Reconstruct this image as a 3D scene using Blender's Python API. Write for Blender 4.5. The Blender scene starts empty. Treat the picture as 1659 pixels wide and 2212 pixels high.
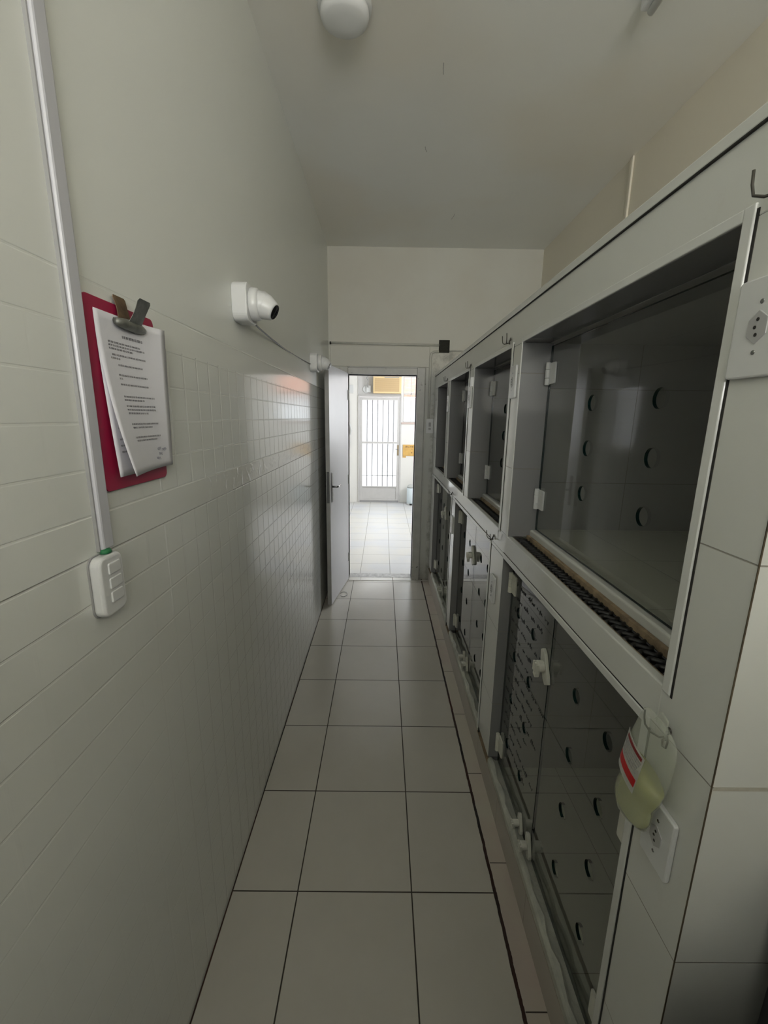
import bpy, bmesh, math, random
from mathutils import Vector, Matrix
random.seed(7)
sc = bpy.context.scene
COL = sc.collection

# ---------------------------------------------------------------- camera
cam_d = bpy.data.cameras.new('camera'); cam = bpy.data.objects.new('camera', cam_d); COL.objects.link(cam)
cam_d.sensor_fit = 'HORIZONTAL'; cam_d.sensor_width = 36.0
cam_d.lens = 924.163 / 1659.0 * 36.0
cam_d.clip_start = 0.02; cam_d.clip_end = 200
R_ = Vector((0.99990203, -0.00233198, 0.01380163))
D_ = Vector((0.01297091, -0.21623737, -0.97625466))
F_ = Vector((0.00526104, 0.97633804, -0.21618593))
cam.matrix_world = Matrix(((R_.x, -D_.x, -F_.x, 0), (R_.y, -D_.y, -F_.y, 0), (R_.z, -D_.z, -F_.z, 1.65), (0, 0, 0, 1)))
sc.camera = cam

# ---------------------------------------------------------------- light and exposure
world = bpy.data.worlds.new('sky'); sc.world = world; world.use_nodes = True
bg = world.node_tree.nodes['Background']
bg.inputs[0].default_value = (0.93, 0.96, 1.0, 1); bg.inputs[1].default_value = 3.6
def area(name, loc, rot, sx, sy, power, color=(1, 1, 1), portal=False):
    l = bpy.data.lights.new(name, 'AREA'); l.shape = 'RECTANGLE'; l.size = sx; l.size_y = sy
    l.energy = power; l.color = color
    if portal: l.cycles.is_portal = True
    o = bpy.data.objects.new(name, l); COL.objects.link(o); o.location = loc; o.rotation_euler = rot
    return o
P2 = math.pi / 2
area('daylight_far_door', (-0.06, 8.42, 1.15), (-P2, 0, 0), 0.7, 1.7, 1, portal=True)
area('daylight_far_window', (0.68, 8.42, 1.98), (-P2, 0, 0), 0.62, 0.84, 1, portal=True)
area('daylight_transom', (1.40, -0.12, 2.68), (0, P2, 0), 0.7, 0.95, 2.4, (1.0, 1.0, 0.99))
area('daylight_rear_window', (0.45, -2.9, 2.25), (math.radians(124), 0, 0), 1.7, 1.2, 88, (1.0, 1.0, 0.98))
area('daylight_side_window', (1.7, 6.4, 1.9), (0, P2, 0), 1.3, 1.8, 56, (0.95, 0.97, 1.0))
vs = sc.view_settings
vs.view_transform = 'Standard'; vs.look = 'None'; vs.gamma = 1; vs.exposure = 0.25
vs.use_curve_mapping = False
sc.cycles.use_denoising = True
sc.cycles.max_bounces = 14; sc.cycles.diffuse_bounces = 8; sc.cycles.glossy_bounces = 6
sc.cycles.transparent_max_bounces = 24; sc.cycles.transmission_bounces = 10
sc.cycles.caustics_reflective = False; sc.cycles.caustics_refractive = False
sc.cycles.sample_clamp_indirect = 6.0

# ---------------------------------------------------------------- materials
class NT:
    def __init__(s, name):
        s.m = bpy.data.materials.new(name); s.m.use_nodes = True
        s.t = s.m.node_tree; s.n = s.t.nodes; s.l = s.t.links
        s.b = s.n['Principled BSDF']; s.out = s.n['Material Output']
    def node(s, typ, **kw):
        x = s.n.new(typ)
        for k, v in kw.items(): setattr(x, k, v)
        return x
    def put(s, sock, v):
        if hasattr(v, 'is_output') or hasattr(v, 'links'): s.l.new(v, sock)
        else: sock.default_value = v
    def math(s, op, a, b=0.0, c=None, clamp=False):
        x = s.node('ShaderNodeMath', operation=op, use_clamp=clamp)
        s.put(x.inputs[0], a); s.put(x.inputs[1], b)
        if c is not None: s.put(x.inputs[2], c)
        return x.outputs[0]
    def coords(s):
        tc = s.node('ShaderNodeTexCoord'); sp = s.node('ShaderNodeSeparateXYZ')
        s.l.new(tc.outputs['Object'], sp.inputs[0]); s.oc = tc.outputs['Object']
        g = s.node('ShaderNodeNewGeometry'); sn = s.node('ShaderNodeSeparateXYZ')
        s.l.new(tc.outputs['Normal'], sn.inputs[0])
        s.nrm = sn.outputs
        return sp.outputs
    def line(s, c, period, offset, half, soft=None):
        soft = soft or half * 0.8
        sh = s.math('SUBTRACT', c, offset)
        d = s.math('PINGPONG', sh, period / 2.0) if period else s.math('ABSOLUTE', sh, 0)
        mr = s.node('ShaderNodeMapRange', interpolation_type='SMOOTHSTEP')
        s.put(mr.inputs[0], d); mr.inputs[1].default_value = half; mr.inputs[2].default_value = half + soft
        mr.inputs[3].default_value = 1; mr.inputs[4].default_value = 0
        return mr.outputs[0]
    def above(s, c, v, soft=0.001):
        mr = s.node('ShaderNodeMapRange'); s.put(mr.inputs[0], c)
        mr.inputs[1].default_value = v - soft; mr.inputs[2].default_value = v + soft
        return mr.outputs[0]
    def mx(s, a, b): return s.math('MAXIMUM', a, b)
    def mul(s, a, b): return s.math('MULTIPLY', a, b)
    def inv(s, a): return s.math('SUBTRACT', 1.0, a)
    def noise(s, scale, detail=3, rough=0.5, vec=None):
        x = s.node('ShaderNodeTexNoise'); x.inputs['Scale'].default_value = scale
        x.inputs['Detail'].default_value = detail; x.inputs['Roughness'].default_value = rough
        s.l.new(vec if vec is not None else s.oc, x.inputs['Vector']); return x.outputs['Fac']
    def ramp(s, f, a, b):
        mr = s.node('ShaderNodeMapRange'); s.put(mr.inputs[0], f); mr.inputs[1].default_value = a; mr.inputs[2].default_value = b
        return mr.outputs[0]
    def mix(s, f, a, b):
        x = s.node('ShaderNodeMix', data_type='RGBA')
        s.put(x.inputs[0], f)
        for i, v in ((6, a), (7, b)):
            if isinstance(v, tuple): x.inputs[i].default_value = (*v, 1) if len(v) == 3 else v
            else: s.l.new(v, x.inputs[i])
        return x.outputs[2]
    def bump(s, h, dist=0.001, strength=1.0, normal=None):
        x = s.node('ShaderNodeBump'); x.inputs['Strength'].default_value = strength; x.inputs['Distance'].default_value = dist
        s.l.new(h, x.inputs['Height'])
        if normal is not None: s.l.new(normal, x.inputs['Normal'])
        return x.outputs[0]
    def base(s, c):
        if isinstance(c, tuple): s.b.inputs['Base Color'].default_value = (*c, 1)
        else: s.l.new(c, s.b.inputs['Base Color'])
    def set(s, **k):
        for a, v in k.items(): s.put(s.b.inputs[a.replace('_', ' ')], v)

def simple(name, c, rough=0.5, metal=0.0, noise=0.0, nscale=8, bump=0.0, **kw):
    t = NT(name); t.coords()
    if noise:
        f = t.ramp(t.noise(nscale, 4, 0.6), 0.3, 0.7)
        t.base(t.mix(f, tuple(x * (1 - noise) for x in c), tuple(min(1, x * (1 + noise * 0.4)) for x in c)))
    else: t.base(c)
    t.set(Roughness=rough, Metallic=metal)
    if bump: t.l.new(t.bump(t.noise(nscale * 12, 2), bump), t.b.inputs['Normal'])
    for k, v in kw.items(): t.b.inputs[k].default_value = v
    return t.m

def paint(name, c, rough=0.5, warm=None):
    t = NT(name); o = t.coords()
    f = t.ramp(t.noise(1.3, 4, 0.55), 0.35, 0.7)
    col = t.mix(f, c, tuple(x * 0.965 for x in c))
    g = t.ramp(t.noise(5.5, 6, 0.7), 0.66, 0.8)
    col = t.mix(t.mul(g, 0.25), col, tuple(x * 0.86 for x in (c[0], c[1] * 0.97, c[2] * 0.86)))
    if warm:
        w = t.ramp(t.noise(0.9, 3, 0.5), 0.45, 0.62)
        col = t.mix(t.mul(w, 0.7), col, warm)
    t.base(col); t.set(Roughness=rough)
    h = t.math('ADD', t.mul(t.noise(3.0, 3), 1.0), t.mul(t.noise(120, 2), 0.04))
    t.l.new(t.bump(h, 0.004, 0.5), t.b.inputs['Normal'])
    return t.m

M = {}
# left wall: small glazed tiles painted over, listello band, paint above
t = NT('left_wall_tile'); X, Y, Z = t.coords()
tiled = t.inv(t.above(Z, 1.877))
upper = t.mul(t.above(Z, 1.4705), tiled); lower = t.inv(t.above(Z, 1.397))
hu = t.mul(t.line(Z, 0.0805, 1.4715, 0.0013, 0.0016), t.mul(t.above(Z, 1.466), tiled))
hl = t.mul(t.line(Z, 0.0812, 1.3965, 0.0013, 0.0016), t.inv(t.above(Z, 1.401)))
vv = t.mul(t.line(Y, 0.0822, 1.236, 0.0022, 0.0026), t.mx(t.mul(upper, t.inv(t.above(Z, 1.80))), lower))
vv = t.mul(vv, t.math('ADD', 0.12, t.mul(t.ramp(Y, 0.80, 1.30), 0.88)))
band = t.mul(t.above(Z, 1.398), t.inv(t.above(Z, 1.470)))
wav = t.math('ADD', Y, t.mul(t.math('SINE', t.mul(Z, 90.0)), 0.008))
bv = t.mul(t.mul(t.line(wav, 0.285, 1.56, 0.004, 0.003), band), t.ramp(Y, 1.15, 1.4))
flower = t.mul(t.mul(t.ramp(t.noise(26, 2), 0.52, 0.62), band), t.mul(t.ramp(Y, 1.05, 1.5), 0.35))
hl = t.mul(hl, t.math('ADD', 0.3, t.mul(t.mx(t.ramp(Z, 0.85, 1.2), t.ramp(Y, 1.0, 1.5)), 0.7)))
hu = t.mul(hu, t.math('ADD', 0.5, t.mul(t.ramp(Y, 0.9, 1.3), 0.5)))
lines = t.mx(t.mx(hu, hl), t.mx(vv, bv))
c0 = (0.695, 0.712, 0.68)
col = t.mix(t.ramp(t.noise(1.4, 4), 0.35, 0.7), c0, (0.68, 0.695, 0.66))
col = t.mix(t.mul(band, t.mul(t.ramp(Y, 1.1, 1.6), 0.5)), col, (0.60, 0.585, 0.53))
col = t.mix(t.mul(lines, t.math('ADD', 0.06, t.mul(t.ramp(Y, 1.2, 2.2), 0.45))), col, (0.42, 0.41, 0.35))
spk = t.ramp(t.noise(9, 6, 0.75), 0.73, 0.78)
col = t.mix(t.mul(spk, 0.4), col, (0.36, 0.31, 0.22))
t.base(col)
t.set(Roughness=t.math('ADD', 0.115, t.mul(t.inv(tiled), 0.22)))
t.b.inputs['Specular IOR Level'].default_value = 0.5
h = t.math('SUBTRACT', t.math('ADD', t.mul(t.noise(7, 2), 0.55), t.math('ADD', t.mul(flower, 1.4), t.mul(band, 0.8))), t.math('ADD', t.mul(lines, 0.6), t.mul(t.mul(vv, t.ramp(Y, 0.9, 1.4)), 0.8)))
t.l.new(t.bump(h, 0.0011, 1.0), t.b.inputs['Normal']); M['lwall'] = t.m

M['wall_r'] = paint('right_wall_paint', (0.73, 0.685, 0.58), 0.55)
M['ceil'] = paint('ceiling_paint', (0.80, 0.805, 0.78), 0.6, warm=(0.77, 0.735, 0.66))
# end wall with grime round the pipes
t = NT('end_wall_paint'); X, Y, Z = t.coords()
col = t.mix(t.ramp(t.noise(1.6, 4), 0.35, 0.7), (0.58, 0.58, 0.53), (0.54, 0.525, 0.46))
low = t.inv(t.above(Z, 2.10, 0.02))
col = t.mix(low, col, (0.52, 0.53, 0.50))
patch = t.mul(t.mul(t.above(X, 0.46, 0.01), t.inv(t.above(Z, 2.26, 0.01))), t.ramp(t.noise(9, 5, 0.7), 0.46, 0.62))
col = t.mix(t.mul(patch, 0.6), col, (0.22, 0.21, 0.18))
foot = t.mul(t.inv(t.above(Z, 0.12, 0.12)), t.ramp(t.noise(6, 5, 0.7), 0.3, 0.7))
col = t.mix(t.mul(foot, 0.6), col, (0.22, 0.19, 0.16))
t.base(col); t.set(Roughness=0.5)
t.l.new(t.bump(t.noise(14, 4), 0.003, 0.6), t.b.inputs['Normal']); M['endwall'] = t.m
M['pipe'] = simple('painted_pipe', (0.56, 0.56, 0.51), 0.45, noise=0.12, nscale=12)
t = NT('door_frame_paint'); X, Y, Z = t.coords()
col = t.mix(t.ramp(t.noise(7, 4, 0.6), 0.3, 0.7), (0.40, 0.40, 0.38), (0.50, 0.50, 0.47))
chip = t.mul(t.ramp(t.noise(34, 3, 0.6), 0.66, 0.69), t.mx(t.above(Z, 1.90, 0.05), t.inv(t.above(Z, 0.25, 0.1))))
col = t.mix(chip, col, (0.05, 0.045, 0.035)); t.base(col); t.set(Roughness=0.4); M['frame'] = t.m

# floor
t = NT('floor_tile'); X, Y, Z = t.coords()
fl = t.mx(t.line(X, 0.405, -0.281, 0.0016, 0.0012), t.line(Y, 0.4186, 1.1945, 0.0016, 0.0012))
strip = t.above(X, 0.428, 0.0008)
fs = t.line(Y, 0.4186, 1.300, 0.0012, 0.001)
wob = t.math('ADD', X, t.mul(t.math('SUBTRACT', t.noise(14, 5, 0.7), 0.5), 0.009))
crack = t.line(wob, 0, 0.4215, 0.0050, 0.0012)
edge = t.line(X, 0, -0.514, 0.0028, 0.0015)
far = t.above(Y, 4.25)
mainl = t.mul(fl, t.inv(strip))
ffl = t.mx(t.line(X, 0.3235, 0.098, 0.0022, 0.002), t.line(Y, 0.3235, 4.37, 0.0022, 0.002))
tcol = t.mix(t.ramp(t.noise(2.2, 5, 0.65), 0.3, 0.75), (0.55, 0.53, 0.48), (0.50, 0.48, 0.43))
scol = t.mix(t.ramp(t.noise(3.2, 4, 0.6), 0.4, 0.65), (0.52, 0.49, 0.42), (0.50, 0.43, 0.39))
tcol = t.mix(t.mul(strip, t.inv(far)), tcol, scol)
fcol = t.mix(t.ramp(t.noise(1.7, 4, 0.6), 0.4, 0.62), (0.57, 0.56, 0.53), (0.52, 0.53, 0.55))
tcol = t.mix(far, tcol, fcol)
tcol = t.mix(t.mul(far, t.mul(ffl, 0.55)), tcol, (0.22, 0.21, 0.19))
g1 = t.mul(t.mx(mainl, t.mul(fs, strip)), t.inv(far))
tcol = t.mix(g1, tcol, (0.045, 0.037, 0.025))
g2 = t.mul(t.mx(crack, edge), t.inv(far))
rust = t.ramp(t.noise(2.5, 3), 0.45, 0.65)
tcol = t.mix(g2, tcol, t.mix(rust, (0.012, 0.009, 0.006), (0.055, 0.016, 0.008)))
t.base(tcol)
allg = t.mx(t.mx(g1, g2), t.mul(far, ffl))
t.set(Roughness=t.math('ADD', t.math('ADD', 0.24, t.mul(far, .16)), t.mul(allg, 0.5)))
hh = t.math('SUBTRACT', t.mul(t.noise(5, 2), 0.35), allg)
t.l.new(t.bump(hh, 0.0012, 1.0), t.b.inputs['Normal']); M['floor'] = t.m

def tile_mat(name, c, zper, zoff, yper=0, yoff=0, xper=0, xoff=0, rough=0.22, grout=(0.25, 0.23, 0.19), dirt=0.2, hw=0.0007, lining=None):
    t = NT(name); X, Y, Z = t.coords(); n = t.nrm
    ls = None
    for c_, per, off, ax in ((Z, zper, zoff, 2), (Y, yper, yoff, 1), (X, xper, xoff, 0)):
        if not per: continue
        side = t.inv(t.above(t.math('ABSOLUTE', n[ax], 0), 0.6, 0.05))
        l = t.mul(t.line(c_, per, off, hw, 0.0007), side)
        ls = l if ls is None else t.mx(ls, l)
    col = t.mix(t.ramp(t.noise(2.4, 4, 0.6), 0.3, 0.7), c, tuple(x * 0.95 for x in c))
    d = t.ramp(t.noise(4.0, 7, 0.75), 0.62, 0.8)
    col = t.mix(t.mul(d, dirt), col, (c[0] * 0.55, c[1] * 0.48, c[2] * 0.36))
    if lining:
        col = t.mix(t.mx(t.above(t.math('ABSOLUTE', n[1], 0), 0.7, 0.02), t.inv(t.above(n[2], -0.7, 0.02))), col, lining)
    if ls is not None: col = t.mix(t.mul(ls, 0.8), col, grout)
    t.base(col); t.set(Roughness=rough)
    h = t.mul(t.noise(6, 2), 0.25)
    if ls is not None: h = t.math('SUBTRACT', h, ls)
    t.l.new(t.bump(h, 0.0009, 1.0), t.b.inputs['Normal'])
    return t.m
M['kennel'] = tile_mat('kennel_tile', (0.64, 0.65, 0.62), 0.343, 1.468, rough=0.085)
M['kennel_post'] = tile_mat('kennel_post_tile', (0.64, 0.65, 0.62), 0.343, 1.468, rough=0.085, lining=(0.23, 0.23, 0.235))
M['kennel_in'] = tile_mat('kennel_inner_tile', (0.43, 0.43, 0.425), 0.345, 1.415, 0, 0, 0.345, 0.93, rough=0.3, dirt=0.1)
M['kennel_floor'] = tile_mat('kennel_floor_tile', (0.66, 0.67, 0.58), 0, 0, 0.345, 1.25, 0.345, 0.80, rough=0.3, dirt=0.25)
M['base'] = tile_mat('base_tile', (0.44, 0.405, 0.36), 0, 0, 0.36, 1.46, rough=0.35, dirt=0.6, grout=(0.10, 0.05, 0.03))
M['sill'] = simple('sill_mortar', (0.50, 0.51, 0.45), 0.5, noise=0.35, nscale=9, bump=0.002)
M['trim'] = simple('pvc_trim', (0.66, 0.67, 0.65), 0.16, noise=0.06)
M['groove'] = simple('black_groove', (0.02, 0.018, 0.015), 0.8)
M['rust'] = simple('rusty_mortar', (0.33, 0.245, 0.15), 0.8, noise=0.5, nscale=22, bump=0.002)
M['grout_pale'] = simple('pale_grout', (0.42, 0.40, 0.34), 0.8, noise=0.3, nscale=20)
M['rust_dark'] = simple('stained_grout', (0.10, 0.075, 0.045), 0.8, noise=0.6, nscale=16)
M['conduit'] = simple('trunking_plastic', (0.50, 0.505, 0.54), 0.35, noise=0.04)
M['plastic'] = simple('white_plastic', (0.62, 0.63, 0.63), 0.3, noise=0.03)
M['old_plastic'] = simple('aged_white_plastic', (0.64, 0.64, 0.57), 0.38, noise=0.1, nscale=20)
M['plastic_dark'] = simple('grey_plastic', (0.30, 0.30, 0.30), 0.4)
M['black'] = simple('black_plastic', (0.012, 0.012, 0.013), 0.35)
M['black_gloss'] = simple('black_glass', (0.008, 0.008, 0.009), 0.08)
M['red_board'] = simple('red_board', (0.33, 0.012, 0.055), 0.42, noise=0.08, nscale=5)
M['paper'] = simple('paper', (0.66, 0.66, 0.70), 0.85, noise=0.03, nscale=6)
M['ink'] = simple('ink', (0.10, 0.10, 0.11), 0.8)
M['marker'] = simple('marker_ink', (0.022, 0.022, 0.024), 0.6)
M['clip'] = simple('worn_steel', (0.23, 0.235, 0.21), 0.45, 0.75, noise=0.4, nscale=30, bump=0.0005)
M['rusty_clip'] = simple('rusted_steel', (0.16, 0.105, 0.06), 0.7, 0.4, noise=0.5, nscale=40)
M['wire'] = simple('hook_wire', (0.075, 0.07, 0.058), 0.5, 0.5, noise=0.3, nscale=60)
M['chrome'] = simple('satin_chrome', (0.32, 0.32, 0.32), 0.25, 1.0)
M['grate'] = simple('grate_black', (0.010, 0.010, 0.010), 0.42)
M['grate_bed'] = simple('drain_dark', (0.010, 0.009, 0.007), 0.7)
M['leaf'] = simple('door_leaf_paint', (0.56, 0.56, 0.585), 0.3, noise=0.07, nscale=2)
M['leaf_edge'] = simple('door_edge_paint', (0.42, 0.42, 0.41), 0.5, noise=0.2, nscale=6)
M['lamp'] = simple('lamp_diffuser', (0.72, 0.73, 0.73), 0.4)
M['cream'] = simple('cream_plastic', (0.72, 0.55, 0.30), 0.5)
M['cardboard'] = simple('yellow_board', (0.62, 0.38, 0.11), 0.7, noise=0.15, nscale=12)
M['green'] = simple('green_putty', (0.02, 0.16, 0.06), 0.6)
M['red'] = simple('red_print', (0.48, 0.005, 0.008), 0.5)
M['darkred'] = simple('dark_red_print', (0.22, 0.01, 0.012), 0.5)
M['white_wall'] = paint('far_room_paint', (0.72, 0.71, 0.68), 0.55)
M['jade'] = simple('green_plastic', (0.0, 0.12, 0.05), 0.5)
M['terracotta'] = simple('roof_terracotta', (0.50, 0.27, 0.20), 0.8, noise=0.3, nscale=9)
M['brass'] = simple('old_brass', (0.35, 0.27, 0.16), 0.4, 0.8)
M['blocker_mid'] = simple('grey_blocker', (0.20, 0.20, 0.20), 0.7)
M['blocker_dark'] = simple('dark_blocker', (0.02, 0.02, 0.022), 0.6)
M['darkbox'] = simple('dark_cavity', (0.022, 0.022, 0.014), 0.8, noise=0.5, nscale=60)
M['threshold'] = simple('threshold_listel', (0.42, 0.42, 0.42), 0.35, noise=0.45, nscale=24)
def fluid(name, c, alpha, rough=0.15):
    t = NT(name); t.base(c); t.set(Roughness=rough, Alpha=alpha); return t.m
# glass of the cage doors
def glass(name, tint, ior=1.5, rough=0.0):
    t = NT(name); t.n.remove(t.b)
    fr = t.node('ShaderNodeFresnel'); fr.inputs['IOR'].default_value = ior
    tr = t.node('ShaderNodeBsdfTransparent'); tr.inputs[0].default_value = (*tint, 1)
    gl = t.node('ShaderNodeBsdfGlossy'); gl.inputs['Roughness'].default_value = rough
    g = t.node('ShaderNodeNewGeometry'); mx = t.node('ShaderNodeMixShader')
    f0 = fr.outputs[0]; f = t.mul(t.math('DIVIDE', t.mul(f0, 2.0), t.math('ADD', 1.0, f0)), t.inv(g.outputs['Backfacing']))
    t.l.new(t.math('MINIMUM', f, 1.0), mx.inputs[0]); t.l.new(tr.outputs[0], mx.inputs[1]); t.l.new(gl.outputs[0], mx.inputs[2])
    t.l.new(mx.outputs[0], t.out.inputs[0]); return t.m
M['glass'] = glass('cage_glass', (0.82, 0.83, 0.815))
M['glass_edge_near'] = fluid('glass_edge_near', (0.05, 0.07, 0.065), 0.22)
M['acrylic'] = glass('cage_acrylic', (0.88, 0.885, 0.88), ior=1.27, rough=0.03)
M['pane'] = glass('ribbed_glass', (0.95, 0.97, 0.97), rough=0.1)
M['glass_edge'] = simple('glass_edge', (0.003, 0.018, 0.017), 0.15)
M['bag'] = fluid('clear_film', (0.62, 0.65, 0.56), 0.30)
M['liquid'] = fluid('yellow_fluid', (0.40, 0.41, 0.13), 0.66, 0.1)
M['label_film'] = fluid('label_film', (0.66, 0.66, 0.62), 0.6, 0.4)

# ---------------------------------------------------------------- mesh helpers
def box(bm, x0, y0, z0, x1, y1, z1):
    v = [bm.verts.new(p) for p in ((x0,y0,z0),(x1,y0,z0),(x1,y1,z0),(x0,y1,z0),(x0,y0,z1),(x1,y0,z1),(x1,y1,z1),(x0,y1,z1))]
    for f in ((0,3,2,1),(4,5,6,7),(0,1,5,4),(1,2,6,5),(2,3,7,6),(3,0,4,7)): bm.faces.new([v[i] for i in f])
    return v
def boxes(*bs):
    bm = bmesh.new()
    for b in bs: box(bm, *b)
    return bm
def rot_about(verts, m):
    for v in verts: v.co = m @ v.co
def tube(bm, pts, r, seg=8, caps=True):
    pts = [Vector(p) for p in pts]; rings = []; up = None
    for i, p in enumerate(pts):
        a = pts[max(0, i - 1)]; b = pts[min(len(pts) - 1, i + 1)]; d = (b - a).normalized()
        if up is None:
            up = d.orthogonal().normalized()
        up = (up - d * up.dot(d)).normalized(); s = d.cross(up)
        rr = r[i] if isinstance(r, (list, tuple)) else r
        rings.append([bm.verts.new(p + (up * math.cos(2*math.pi*k/seg) + s * math.sin(2*math.pi*k/seg)) * rr) for k in range(seg)])
    for a, b in zip(rings, rings[1:]):
        for k in range(seg): bm.faces.new((a[k], a[(k+1) % seg], b[(k+1) % seg], b[k]))
    if caps: bm.faces.new(rings[0][::-1]); bm.faces.new(rings[-1])
def lathe(bm, prof, org=(0,0,0), axis='Z', seg=32):
    rings = []; org = Vector(org)
    for r, h in prof:
        ring = []
        for k in range(seg):
            a = 2*math.pi*k/seg; c, s = r*math.cos(a), r*math.sin(a)
            p = {'Z': (c, s, h), 'X': (h, c, s), 'Y': (s, h, c)}[axis]
            ring.append(bm.verts.new(org + Vector(p)))
        rings.append(ring)
    for a, b in zip(rings, rings[1:]):
        for k in range(seg): bm.faces.new((a[k], a[(k+1) % seg], b[(k+1) % seg], b[k]))
    bm.faces.new(rings[0][::-1]); bm.faces.new(rings[-1])
def prism(bm, pts, d0, d1, axis='X'):
    def P(a, b, d): return {'X': (d, a, b), 'Y': (a, d, b), 'Z': (a, b, d)}[axis]
    A = [bm.verts.new(P(a, b, d0)) for a, b in pts]; B = [bm.verts.new(P(a, b, d1)) for a, b in pts]
    n = len(pts); bm.faces.new(A[::-1]); bm.faces.new(B)
    for i in range(n): bm.faces.new((A[i], A[(i+1) % n], B[(i+1) % n], B[i]))
    return A + B
def rrect(cx, cy, w, h, r, n=5):
    o = []
    for sx, sy, a0 in ((1,1,0),(-1,1,90),(-1,-1,180),(1,-1,270)):
        for k in range(n + 1):
            a = math.radians(a0 + 90*k/n); o.append((cx + sx*(w/2 - r) + r*math.cos(a), cy + sy*(h/2 - r) + r*math.sin(a)))
    return o
def shift(bm, v):
    v = Vector(v)
    for x in bm.verts: x.co -= v
    return bm
def obj(name, bm, mats, parent=None, bevel=0.0, smooth=False, sub=0, seg=2):
    bmesh.ops.recalc_face_normals(bm, faces=bm.faces[:])
    me = bpy.data.meshes.new(name); bm.to_mesh(me); bm.free()
    for m in (mats if isinstance(mats, (list, tuple)) else [mats]): me.materials.append(m)
    o = bpy.data.objects.new(name, me); COL.objects.link(o)
    if smooth:
        for p in me.polygons: p.use_smooth = True
    if bevel:
        b = o.modifiers.new('bevel', 'BEVEL'); b.width = bevel; b.segments = seg; b.limit_method = 'ANGLE'; b.angle_limit = 0.6
    if sub:
        s = o.modifiers.new('sub', 'SUBSURF'); s.levels = s.render_levels = sub
    if parent: o.parent = parent
    return o
def tag(o, label, cat, group=None, kind=None):
    o['label'] = label; o['category'] = cat
    if group: o['group'] = group
    if kind: o['kind'] = kind
    return o
def thing(name, label, cat, loc=(0,0,0), group=None):
    o = bpy.data.objects.new(name, None); COL.objects.link(o); o.location = loc
    o.empty_display_size = 0.05
    return tag(o, label, cat, group)
def struct(name, bm, m, **k):
    o = obj(name, bm, m, **k); o['kind'] = 'structure'; return o
def copy_tree(o, loc, label):
    c = o.copy(); COL.objects.link(c); c.location = loc; c['label'] = label
    for ch in list(o.children):
        d = ch.copy(); COL.objects.link(d); d.parent = c
        for g in list(ch.children):
            e = g.copy(); COL.objects.link(e); e.parent = d
    return c

LW, RW, KX, CH, EY, FY = -0.515, 1.416, 0.49, 3.127, 4.22, 8.35
YB = -3.2
# ---------------------------------------------------------------- room shell
struct('floor', boxes((-2.0, YB - .1, -0.1, 2.4, FY + .12, 0)), M['floor'])
struct('wall_left', boxes((LW - 0.12, YB, 0, LW, EY, CH)), M['lwall'])
struct('wall_right', boxes((RW, YB, 0, RW + 0.1, EY, CH)), M['wall_r'])
struct('ceiling', boxes((LW - 0.12, YB, CH, RW + 0.1, EY + 0.12, CH + 0.1)), M['ceil'])
struct('wall_end', boxes((LW - .12, EY, 0, -0.334, EY + .13, CH), (0.317, EY, 0, RW + .1, EY + .13, CH), (-0.334, EY, 2.042, 0.317, EY + .13, CH)), M['endwall'])
struct('wall_rear', boxes((LW, YB - .1, 0, RW, YB, CH)), M['wall_r'])
struct('light_blocker_low', boxes((0.62, -.6, 0, RW, 0.497, 1.02), (0.47, -.6, 0, 0.6195, 0.34, 0.93), (0.26, -.6, 0, 0.4695, 0.25, 1.06)), M['blocker_dark'])  # unseen dark blocks added to cast shade on the pier's lower end face
struct('light_blocker_rear', boxes((LW + .001, -1.6, 0, 0.399, -0.7, 1.72), (0.40, -1.6, 0, RW, -.7, 1.98)), M['blocker_mid'])  # added out of view to keep rear light off the pier and lower parts
# far room
struct('wall_far', boxes((-1.9, FY, 0, -0.475, FY + .12, 2.9), (-0.475, FY, 2.40, 2.3, FY + .12, 2.9), (0.355, FY, 0, 2.3, FY + .12, 1.56),
    (0.345, FY, 1.56, 0.375, FY + .12, 2.40), (0.99, FY, 1.56, 2.3, FY + .12, 2.40)), M['white_wall'])
struct('wall_far_left', boxes((-1.9, EY + .13, 0, -1.8, FY, 2.9)), M['white_wall'])
struct('wall_far_right', boxes((1.8, EY + .13, 0, 1.9, 5.6, 2.9), (1.8, 7.2, 0, 1.9, FY, 2.9), (1.8, 5.6, 0, 1.9, 7.2, 1.1), (1.8, 5.6, 2.6, 1.9, 7.2, 2.9)), M['white_wall'])
struct('ceiling_far', boxes((-1.9, EY + .13, 2.9, 1.9, FY + .12, 3.0)), M['white_wall'])
struct('wall_far_near_side', boxes((-1.9, EY + .11, 0, LW - .12, EY + .15, 2.9), (RW + .1, EY + .11, 0, 1.9, EY + .15, 2.9)), M['white_wall'])
# outdoors past the far door
struct('ground_outside', boxes((-6, FY + .12, -0.12, 6, 16, -0.02)), simple('pale_paving', (0.75, 0.74, 0.72), 0.8))
struct('wall_outside', boxes((-5, 12.4, 0, 5, 12.6, 2.2)), simple('white_render', (0.85, 0.85, 0.86), 0.8))
bm = bmesh.new(); prism(bm, [(12.1, 2.2), (12.1, 2.28), (14.5, 3.5), (14.5, 3.4)], -5, 5, 'X')
struct('roof_outside', bm, M['terracotta'])

# doorway frame
bm = boxes((0.317, EY - .028, 0, 0.392, EY + .135, 2.105), (-0.409, EY - .028, 0, -0.334, EY + .135, 2.105), (-0.334, EY - .028, 2.042, 0.317, EY + .135, 2.105),
           (0.392, EY - .012, 0, 0.40, EY, 2.11), (-0.334, EY - 0.04, 2.10, 0.32, EY, 2.112))
fr = struct('door_1', bm, M['frame'], bevel=0.004)
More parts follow.
